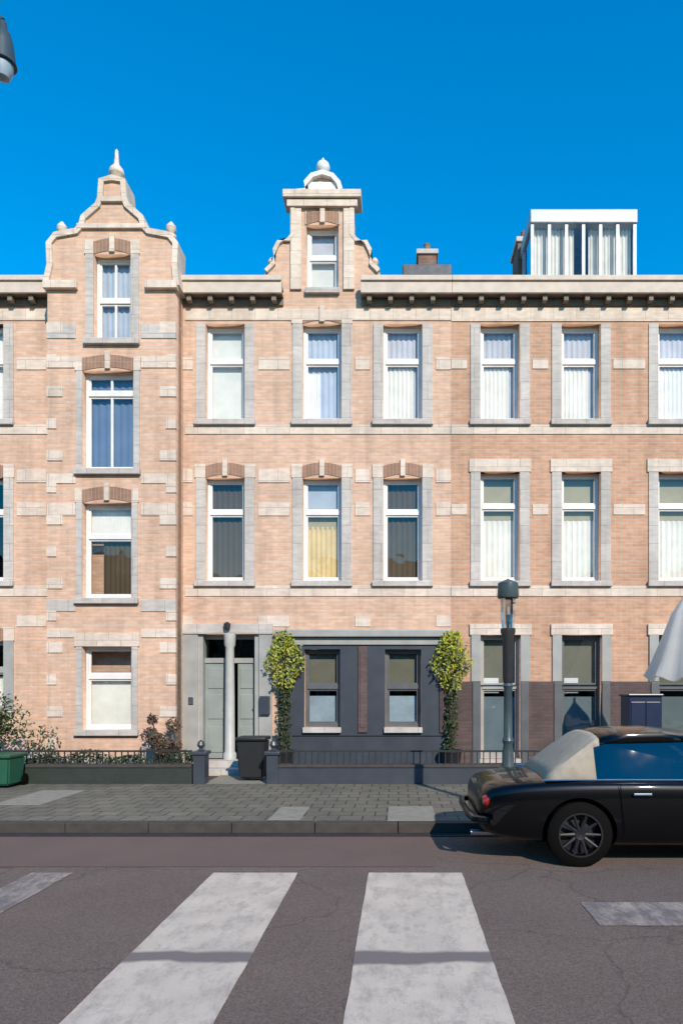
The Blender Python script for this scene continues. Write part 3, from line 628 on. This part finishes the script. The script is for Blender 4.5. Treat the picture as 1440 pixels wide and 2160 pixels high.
opposite(-22, -6, 11.2, 'brown brick building across the square left of the middle')
opposite(-6, 8, 12.4, 'brown brick building across the square behind the camera')
opposite(8, 24, 11.0, 'brown brick building across the square right of the middle')
opposite(24, 52, 12.2, 'brown brick building across the square, rightmost')
# ---------------------------------------------------------------- front boundary
DW = 11.72
def railing(x0, x1, wallm, label):
    r = empty('garden_wall', ((x0+x1)/2, DW, .12), label, 'garden wall', 'low garden walls along the pavement')
    q = MB(); q.box(x0, x1, DW, DW+.2, .1, .40, .01); q.build('wall', M[wallm], r)
    q = MB(); q.box(x0, x1, DW-.02, DW+.22, .40, .45, .01); q.build('coping', M['kerb'], r)
    q = MB(); q.box(x0+.02, x1-.02, DW+.08, DW+.12, .66, .69)
    x = x0+.06
    while x < x1-.03: q.box(x, x+.018, DW+.09, DW+.108, .45, .66); x += .11
    q.build('rail', M['black'], r)
    return r
wx = lambda px: X(px, DW)
railing(wx(-500), wx(404), 'dgreen', 'low dark green garden wall with black railing in front of the bay')
railing(wx(580), wx(1250), 'slate', 'low slate-grey garden wall with black railing below the twin windows')
railing(wx(1330), wx(2000), 'slate', 'low slate-grey garden wall with railing right of the parked car')
for px, lb in ((408, 'dark gate pier left of the entrance path'), (562, 'dark gate pier right of the entrance path beside the bin')):
    r = empty('gate_pier', (wx(px), DW+.1, .1), lb, 'gate pier', 'gate piers at the entrance path')
    q = MB(); q.box(wx(px)-.0+.003, wx(px)+.2, DW-.04, DW+.24, .1, .62, .01); q.build('shaft', M['slate'], r)
    q = MB(); q.box(wx(px)-.03, wx(px)+.23, DW-.07, DW+.27, .62, .68, .015); q.lathe([(.02, .68), (.07, .69), (.03, .72), (.07, .78), (.05, .84), (.01, .87)], (wx(px)+.1, DW+.1, 0), 12); q.build('cap', M['slate'], r)
q = MB(); q.box(wx(426), wx(560), DW-.0, DF-.72, .09, .118); tag(q.build('path', M['paveslab']), kind='structure')
# hedge behind the left wall
def hedge_pt():
    x = random.uniform(wx(-300), wx(395)); return (x, random.uniform(DW+.22, DW+.6), random.uniform(.12, .58+.05*math.sin(x*3.1)+.05*math.sin(x*7.7)))
r = empty('hedge', (wx(200), DW+.4, .1), 'low clipped dark green hedge behind the railing in front of the bay', 'hedge')
leaves('foliage', M['leafd'], hedge_pt, 9000, .035, r)
q = MB()
for i in range(40):
    x = random.uniform(wx(-290), wx(390)); q.tube([(x, DW+.4, .08), (x+random.uniform(-.1, .1), DW+.4, .5)], .012, 5)
q.build('stems', M['bark'], r)
# shrubs
def shrub(name, px, D, top, wid, label, m, m2, n=1500, z0=.1, group='shrubs in the front gardens'):
    cx = X(px, D); r = empty(name, (cx, D, z0), label, 'shrub', group)
    cl = [(cx+random.gauss(0, wid*.28), D+random.gauss(0, wid*.2), z0+(top-z0)*random.uniform(.3, .92), random.uniform(.12, .24)*wid/.6) for _ in range(12)]
    def pt():
        c = random.choice(cl); v = Vector((random.gauss(0, 1), random.gauss(0, 1), random.gauss(0, 1))).normalized()*c[3]*random.uniform(.5, 1.05); return (c[0]+v.x, c[1]+v.y, max(z0+.02, c[2]+v.z))
    leaves('foliage', m, pt, n, .04, r)
    if m2: leaves('foliage', m2, lambda: tuple(Vector(pt())+Vector((.02, -.05, .05))), n//16, .035, r)
    q = MB()
    for c in cl: q.tube([(cx, D, z0-.02), ((cx+c[0])/2, D, (z0+c[2])/2), c[:3]], [.03, .02, .008], 6)
    q.build('stem', M['bark'], r); return r
shrub('shrub', -26, 12.3, 1.9, .95, 'dark evergreen shrub with pale green shoots at the left edge', M['leafd'], M['leafp'], 2600)
M['leafr'] = leafmat('leaf_red_brown', (.13, .07, .055), (.07, .06, .03))
shrub('shrub', 345, 12.7, 1.35, .48, 'red-brown shrub at the right foot of the bay by the entrance', M['leafr'], M['leafd'], 1500)
# climbers between ground floor windows
def climber(px, label):
    cx = fx(px); D = DF-.16; r = empty('climbing_plant', (cx, D, .1), label, 'climbing plant', 'climbing plants on the house front')
    q = MB()
    for k in range(5):
        pts = [(cx+random.uniform(-.05, .05), D+random.uniform(-.06, .06), .1+i*.38) for i in range(6)]
        q.tube(pts+[(cx+random.uniform(-.25, .25), D, 2.35), (cx+random.uniform(-.3, .3), D, 2.75)], [.035, .035, .03, .03, .025, .02, .012, .006], 6)
    q.build('stem', M['bark'], r)
    def pt():
        z = 1.75+1.15*random.random()**.8
        wd = .10+.27*min(1, max(0, (z-1.6)/.5))*(1 if z < 2.55 else max(.15, 1-(z-2.55)/.4))
        t = random.uniform(0, 6.28); rr = wd*random.random()**.4; x = cx+rr*math.cos(t)*(1+.2*math.sin(9*z)); return (x, D-.02+rr*.5*math.sin(t), z)
    leaves('foliage', M['leafy'], pt, 1300, .04, r)
    sh = [(cx+random.uniform(-.34, .34), random.uniform(1.9, 2.6), random.uniform(-.22, .22), random.uniform(.1, .5)) for _ in range(14)]
    def pt3():
        a = random.choice(sh); t = random.random(); return (a[0]+a[2]*t, D-.12+random.uniform(-.04, .04), a[1]+a[3]*t*(1 if a[2] > 0 else -.8))
    leaves('foliage', M['leafp'], pt3, 420, .034, r)
    def pt2():
        z = random.uniform(.15, 1.9); t = random.uniform(0, 6.28); rr = random.uniform(.04, .14); return (cx+rr*math.cos(t), D+rr*.7*math.sin(t), z)
    leaves('lower_foliage', M['leafd'], pt2, 900, .038, r)
    q = MB(); q.lathe([(.15, .1), (.2, .5), (.22, .52), (.22, .56), (.17, .56), (.1, .5)], (cx, D-.06, 0), 16); q.build('planter', M['black'], r, True)
climber(602, 'yellow-green climber in a black pot right of the entrance'); climber(950, 'yellow-green climber in a black pot near the lamp post')
# wheelie bins
def bin_(px, D, m, label, z0=.1, h=.95, w_=.52):
    cx = X(px, D); r = empty('wheelie_bin', (cx, D, z0), label, 'bin', 'wheelie bins by the front walls')
    q = MB(); a = w_*.42; b = w_*.5
    v = [q.bm.verts.new(p_) for p_ in ((cx-a, D-a, z0+.05), (cx+a, D-a, z0+.05), (cx+a, D+a, z0+.05), (cx-a, D+a, z0+.05), (cx-b, D-b, z0+h), (cx+b, D-b, z0+h), (cx+b, D+b, z0+h), (cx-b, D+b, z0+h))]
    for f in ((0, 1, 2, 3), (4, 5, 6, 7), (0, 1, 5, 4), (1, 2, 6, 5), (2, 3, 7, 6), (3, 0, 4, 7)): q.bm.faces.new([v[i] for i in f])
    bmesh.ops.bevel(q.bm, geom=list(q.bm.edges), offset=.025, segments=2, affect='EDGES'); q.build('body', M[m], r, True)
    q = MB(); q.box(cx-b-.02, cx+b+.02, D-b-.03, D+b+.03, z0+h, z0+h+.06, .025); q.build('lid', M[m], r, True)
    q = MB(); q.tube([(cx-b, D+b+.06, z0+h), (cx+b, D+b+.06, z0+h)], .015, 8); q.build('handle', M[m], r)
    for s in (-1, 1):
        q = MB(); q.lathe([(.02, -.03), (.1, -.03), (.1, .03), (.02, .03)], (0, 0, 0), 16, 'y'); bmesh.ops.rotate(q.bm, verts=q.bm.verts, matrix=Matrix.Rotation(R(90), 3, 'Z')); bmesh.ops.translate(q.bm, verts=q.bm.verts, vec=(cx+s*a, D+b, z0+.1)); q.build('wheel', M['rubber'], r)
bin_(6, 11.35, 'bing', 'dark green wheelie bin at the left edge of the pavement', .12, .5, .5)
bin_(534, 12.3, 'binb', 'black wheelie bin on the entrance path', .12, .72, .5)
# ---------------------------------------------------------------- street furniture
DL = 9.1
lx = X(1071, DL)
lp = empty('lantern_post', (lx, DL, .12), 'dark teal post with a small glass lantern behind the parked car', 'lamp post')
q = MB(); q.lathe([(.13, .1), (.13, .3), (.10, .36), (.075, .9), (.06, 1.0), (.08, 1.05), (.06, 1.1), (.055, 1.75), (.075, 1.78), (.055, 1.82)], (lx, DL, 0), 20); q.build('post', M['teal'], lp, True)
zl = Z(1326, DL)
q = MB(); q.lathe([(.06, 1.82), (.07, 1.86), (.075, zl-.12), (.10, zl-.05), (.10, zl)], (lx, DL, 0), 20); q.build('collar', M['black'], lp, True)
q = MB(); q.lathe([(.08, zl), (.1, zl+.22), (.1, Z(1262, DL))], (lx, DL, 0), 6); q.build('lantern', glassmat('lantern_glass', (.9, .9, .88), .3), lp)
q = MB(); q.lathe([(.015, zl), (.03, zl+.1), (.03, zl+.25), (.01, zl+.3)], (lx, DL, 0), 10); q.build('bulb', M['white'], lp, True)
q = MB(); zt = Z(1262, DL); q.lathe([(.135, zt), (.145, zt+.02), (.135, zt+.2), (.05, zt+.24), (.025, zt+.24), (.025, zt+.24), (.01, zt+.26)], (lx, DL, 0), 20); q.build('cap', M['teal'], lp, True)
# utility cabinet, navy
DC = 10.6
ca, cb_ = X(1326, DC), X(1396, DC)
r = empty('street_cabinet', ((ca+cb_)/2, DC, .12), 'tall navy blue street cabinet behind the roof of the parked car', 'street cabinet')
q = MB(); q.box(ca, cb_, DC, DC+.4, .2, Z(1464, DC)-.04, .012); q.build('body', M['navy'], r)
q = MB(); q.box(ca-.02, cb_+.02, DC-.03, DC+.43, Z(1464, DC)-.04, Z(1464, DC), .015); q.build('top', M['navy'], r)
q = MB(); q.box(ca+.03, (ca+cb_)/2-.005, DC-.015, DC+.01, .26, Z(1470, DC)-.08, .006); q.box((ca+cb_)/2+.005, cb_-.03, DC-.015, DC+.01, .26, Z(1470, DC)-.08, .006)
dd = q.build('door', M['navy'], r); q = MB(); q.box((ca+cb_)/2+.03, (ca+cb_)/2+.05, DC-.035, DC-.01, .9, 1.05, .004); q.build('handle', M['steel'], dd)
q = MB(); q.box(ca-.03, cb_+.03, DC-.03, DC+.43, .1, .2, .01); q.build('base', M['kerb'], r)
# white parasol, half folded, right edge
DPp = 11.2
r = empty('parasol', (X(1452, DPp), DPp, .12), 'half folded white parasol at the right edge behind the car', 'parasol')
q = MB(); n = 48; prof = [(.02, 1246), (.10, 1262), (.26, 1292), (.42, 1345), (.58, 1395), (.70, 1432)]
rings = []
for rr, py in prof:
    rings.append([q.bm.verts.new((X(1452, DPp)+rr*(1-.16*(math.cos(t*8)*.5+.5)*min(1, rr*2))*math.cos(t), DPp+rr*(1-.16*(math.cos(t*8)*.5+.5))*math.sin(t), Z(py, DPp)-(.05*math.cos(t*8) if py > 1400 else 0))) for t in [2*math.pi*k/n for k in range(n)]])
for a, b in zip(rings, rings[1:]):
    for k in range(n): q.bm.faces.new((a[k], a[(k+1) % n], b[(k+1) % n], b[k]))
q.build('canopy', M['parasol'], r, True)
q = MB(); q.tube([(X(1452, DPp), DPp, .1), (X(1452, DPp), DPp, Z(1236, DPp))], .025, 12); q.build('pole', M['steel'], r, True)
q = MB(); q.lathe([(.3, .12), (.3, .18), (.06, .22), (.04, .4)], (X(1452, DPp), DPp, 0), 24); q.build('base', M['black'], r, True)
# street lamp out of frame on the left, its head reaches in
DT = 4.5; K = .5
zt = Z(100, DT); hx = X(6, DT); px_ = -4.6
isl = MB(); isl.box(px_-1.0, px_+.95, DT-.7, DT+.6, -.05, .13, .05); tag(isl.build('traffic_island', M['kerb']), kind='structure')
r = empty('street_lamp', (px_, DT, .13), 'street lamp whose dark teal bell-shaped head reaches in at the top left corner', 'street lamp')
q = MB(); q.lathe([(.13, .12), (.13, .25), (.09, .3), (.075, 1.3), (.055, 1.35), (.04, zt+.1), (.03, zt+.32), (.005, zt+.4)], (px_, DT, 0), 18); q.build('pole', M['teal'], r, True)
q = MB(); q.tube([(px_, DT, zt+.02), (px_+.5, DT, zt+.2), (hx-.5, DT, zt+.31), (hx-.1, DT, zt+.27), (hx, DT, zt+.18)], .017, 10); q.build('arm', M['teal'], r, True)
q = MB(); q.lathe([(.02*K, .36*K), (.05*K, .33*K), (.06*K, .22*K), (.10*K, .18*K), (.13*K, .05*K), (.16*K, -.18*K), (.17*K, -.22*K), (.02*K, -.23*K)], (hx, DT, zt), 24); q.build('shade', M['teal'], r, True)
q = MB(); q.lathe([(.13*K, -.235*K), (.12*K, -.32*K), (.08*K, -.40*K), (.01*K, -.43*K)], (hx, DT, zt), 20); q.build('globe', M['frostsky'], r, True)

# ---------------------------------------------------------------- car (parked, tail to the left)
CX, CY = .78, 7.38
car = empty('parked_car', (CX+2.1, CY, 0), 'low black car with a pale canvas rear quarter parked at the kerb on the right', 'car')
def carV(x, y, z): return Vector((CX+x, CY+y*.93, z))
st = [  # x, halfwidth, zbottom, zbelt, ztop
    (0.00, .56, .40, .60, .66), (.05, .70, .30, .70, .765), (.20, .79, .24, .76, .825), (.55, .83, .20, .80, .855), (.95, .85, .18, .82, .87),
    (1.5, .86, .17, .825, .87), (2.2, .86, .17, .82, .87), (2.9, .85, .17, .80, .865), (3.5, .83, .18, .74, .80), (4.0, .78, .20, .66, .70), (4.25, .66, .26, .56, .60), (4.32, .5, .34, .48, .52)]
bm = bmesh.new(); rings = []
for x, hw, zb, zbelt, ztp in st:
    zm = zb+(zbelt-zb)*.55
    half = [(0, zb), (hw*.82, zb), (hw*.96, zb+.06), (hw*1.0, zm), (hw*.985, zbelt-.04), (hw*.93, zbelt+.01), (hw*.7, ztp-.01), (0, ztp)]
    pts = half+[(-a, b) for a, b in half[-2:0:-1]]
    rings.append([bm.verts.new(carV(x, a, b)) for a, b in pts])
for a, b in zip(rings, rings[1:]):
    for k in range(len(a)): bm.faces.new((a[k], a[(k+1) % len(a)], b[(k+1) % len(a)], b[k]))
bm.faces.new(rings[0]); bm.faces.new(rings[-1]); bmesh.ops.recalc_face_normals(bm, faces=bm.faces)
me = bpy.data.meshes.new('body'); bm.to_mesh(me); bm.free(); me.materials.append(M['paint'])
tmp = bpy.data.objects.new('tmpbody', me); COL.objects.link(tmp)
ss = tmp.modifiers.new('s', 'SUBSURF'); ss.levels = 2; ss.render_levels = 2
WHX = (.98, 3.5); WR = .315
cutters = []
for wxx in WHX:
    q = MB(); q.lathe([(WR+.045, -1.2), (WR+.045, 1.2)], (CX+wxx, CY, WR), 40, 'y'); c = q.build('cut', M['rubber']); cutters.append(c)
    bo = tmp.modifiers.new('b', 'BOOLEAN'); bo.operation = 'DIFFERENCE'; bo.object = c; bo.solver = 'EXACT'
dg = bpy.context.evaluated_depsgraph_get(); bme = bpy.data.meshes.new_from_object(tmp.evaluated_get(dg))
for c in cutters: bpy.data.objects.remove(c)
bpy.data.objects.remove(tmp)
bme.materials.clear(); bme.materials.append(M['paint'])
for f in bme.polygons: f.use_smooth = True; f.material_index = 0
bme.set_sharp_from_angle(angle=R(40)); bme.name = 'body'
bo_ = bpy.data.objects.new('body', bme); COL.objects.link(bo_); place(bo_, car)
q = MB(); q.box(CX+.6, CX+3.9, CY-.55, CY+.55, .2, .62); q.build('underbody', M['rubber'], car)
for wxx in WHX:
    for s in (-1, 1):
        c = (CX+wxx, CY+s*.69, WR)
        q = MB(); q.lathe([(.2, -.1), (.28, -.1), (WR, -.075), (WR, .075), (.28, .1), (.2, .1), (.2, -.1)], c, 40, 'y', False); wh = q.build('wheel', M['rubber'], car, True)
        q = MB(); q.lathe([(.20, -.105), (.215, -.105), (.215, .02), (.2, .02), (.19, -.02), (.19, -.06)], c, 36, 'y', False); q.lathe([(.001, s*.02), (.2, s*.0)], c, 36, 'y', False)
        for k in range(10):
            t = 2*math.pi*k/10
            q.tube([(c[0]+.03*math.cos(t), c[1]+s*.06, c[2]+.03*math.sin(t)), (c[0]+.2*math.cos(t), c[1]+s*.085, c[2]+.2*math.sin(t))], [.022, .012], 6)
        q.lathe([(.001, -.08), (.05, -.09), (.05, .09), (.001, .08)], c, 16, 'y')
        q.build('rim', mat('rim_metal', (.018, .018, .02), .4, spec=.3) if 'rim_metal' not in bpy.data.materials else bpy.data.materials['rim_metal'], wh, True)
# soft top
hard = []
roofp = [(.66, .858, .64), (.78, .95, .65), (.93, 1.10, .64), (1.16, 1.265, .605), (1.22, 1.285, .60), (1.5, 1.325, .585), (1.85, 1.335, .58), (2.15, 1.305, .58)]
q = MB(); rows = []
for x, z_, hw in roofp:
    row = []
    for j in range(13):
        t = -1+2*j/12; zz = z_-.055*abs(t)**3*(1 if z_ > 1 else .3); row.append(q.bm.verts.new(carV(x, hw*t, zz)))
    rows.append(row)
RS = 4
hr = [[v.co.copy() for v in row] for row in rows[RS:]]
for a, b in list(zip(rows, rows[1:]))[:RS]:
    for k in range(12): q.bm.faces.new((a[k], a[k+1], b[k+1], b[k]))
for s, j in ((-1, 0), (1, 12)):   # quarter panels and the strip above the side glass
    edge = [rows[i][j].co.copy() for i in range(len(rows))]
    belt = lambda x: carV(x, s*.76, .835)
    for i in range(len(edge)-1):
        a, b = edge[i], edge[i+1]; xa_, xb_ = a.x-CX, b.x-CX
        if xb_ <= 1.17:
            q.quad(a, b, belt(xb_), belt(xa_))
        else:
            def low(e): return e+Vector((0, s*.035, -.10))
            if i < RS: q.quad(a, b, low(b), low(a))
            else: hard.append((a, b, low(b), low(a)))
bmesh.ops.delete(q.bm, geom=[v for v in q.bm.verts if not v.link_faces], context='VERTS')
bmesh.ops.remove_doubles(q.bm, verts=q.bm.verts, dist=.0005)
top = q.build('soft_top', M['canvas'], car, True); md = top.modifiers.new('t', 'SOLIDIFY'); md.thickness = .012
h2 = MB()
for a, b in list(zip(hr, hr[1:])):
    for k in range(12): h2.quad(a[k], a[k+1], b[k+1], b[k])
for f_ in hard: h2.quad(*f_)
bmesh.ops.remove_doubles(h2.bm, verts=h2.bm.verts, dist=.0005)
ho = h2.build('roof_panel', M['paint'], car, True); md = ho.modifiers.new('t', 'SOLIDIFY'); md.thickness = .012
q = MB()
for s in (-1, 1):
    a0, a1 = carV(1.16, s*.64, 1.15), carV(2.2, s*.62, 1.2); am = carV(1.27, s*.632, 1.18); b0, b1 = carV(1.16, s*.765, .83), carV(2.72, s*.765, .84)
    q.quad(a0, am, a1, b1, b0)
q.build('side_window', M['cglass'], car)
q = MB(); q.quad(carV(2.16, -.57, 1.28), carV(2.16, .57, 1.28), carV(2.85, .72, .86), carV(2.85, -.72, .86)); q.build('windscreen', M['cglass'], car)
q = MB()
for s in (-1, 1):
    q.tube([carV(2.14, s*.60, 1.27), carV(2.5, s*.68, 1.07), carV(2.85, s*.75, .86)], .022, 8)
q.build('windscreen_frame', M['paint'], car, True)
q = MB()
for s in (-1, 1): q.tube([carV(.62, s*.772, .838), carV(1.4, s*.80, .845), carV(2.75, s*.79, .84)], .009, 6)
q.build('belt_trim', M['chrome'], car, True)
q = MB(); q.box(CX+1.0, CX+2.8, CY-.7, CY+.7, .5, .80); q.build('cabin_floor', M['rubber'], car)
for yy in (-.35, .35):
    q = MB(); q.box(CX+1.55, CX+2.05, CY+yy-.22, CY+yy+.22, .8, .9, .04); q.box(CX+1.42, CX+1.58, CY+yy-.22, CY+yy+.22, .8, 1.12, .06); q.build('seat', M['soff'], car, True)
for s in (-1, 1):
    q = MB(); q.lathe([(.0001, -.03), (.05, -.025), (.075, 0), (.05, .03), (.0001, .032)], (0, 0, 0), 16, 'y')
    for v in q.bm.verts: v.co = carV(.085+v.co.y*1.2, s*(.655)+v.co.x*1.2, .62+v.co.z*.9)
    q.build('tail_light', M['red'], car, True)
q = MB(); q.tube([carV(.10, -.795, .45), carV(-.03, -.70, .45), carV(-.06, -.4, .45), carV(-.06, .4, .45), carV(-.03, .70, .45), carV(.10, .795, .45)], .035, 8); q.build('bumper', M['paint'], car, True)
q = MB()
for s in (-1, 1):
    q.tube([carV(1.42, s*.872, .30), carV(1.38, s*.872, .55), carV(1.36, s*.86, .80)], .004, 4); q.tube([carV(2.55, s*.872, .30), carV(2.57, s*.872, .55), carV(2.6, s*.85, .80)], .004, 4)
q.build('door_seam', M['rubber'], car)
for s in (-1, 1):
    q = MB(); q.box(CX+1.48, CX+1.66, CY+s*.812-.012, CY+s*.812+.012, .70, .725, .008); q.build('door_handle', M['chrome'], car)
q = MB(); q.tube([carV(-.04, -.4, .26), carV(.3, -.4, .26)], .03, 10); q.build('exhaust', M['steel'], car, True)

# ---------------------------------------------------------------- split parts that hold several pieces
def split_loose(names):
    for o in list(COL.objects):
        if o.type != 'MESH' or o.name.split('.')[0] not in names: continue
        bm = bmesh.new(); bm.from_mesh(o.data); seen = set(); isl = []
        for v in bm.verts:
            if v.index in seen: continue
            st_ = [v]; seen.add(v.index); grp = []
            while st_:
                a = st_.pop(); grp.append(a.index)
                for e in a.link_edges:
                    b = e.other_vert(a)
                    if b.index not in seen: seen.add(b.index); st_.append(b)
            isl.append(set(grp))
        bm.free()
        if len(isl) < 2: continue
        src = o.data
        for k, g in enumerate(isl):
            b2 = bmesh.new(); b2.from_mesh(src); bmesh.ops.delete(b2, geom=[v for v in b2.verts if v.index not in g], context='VERTS')
            me = bpy.data.meshes.new(o.name.split('.')[0]); b2.to_mesh(me); b2.free(); me.materials.append(src.materials[0])
            if k == 0: o.data = me
            else:
                c = o.copy(); c.data = me; COL.objects.link(c)
split_loose({'side_window', 'bay_moulding', 'quoin', 'springer', 'gable_moulding', 'windscreen_frame', 'belt_trim', 'door_seam', 'step', 'bay_side'})
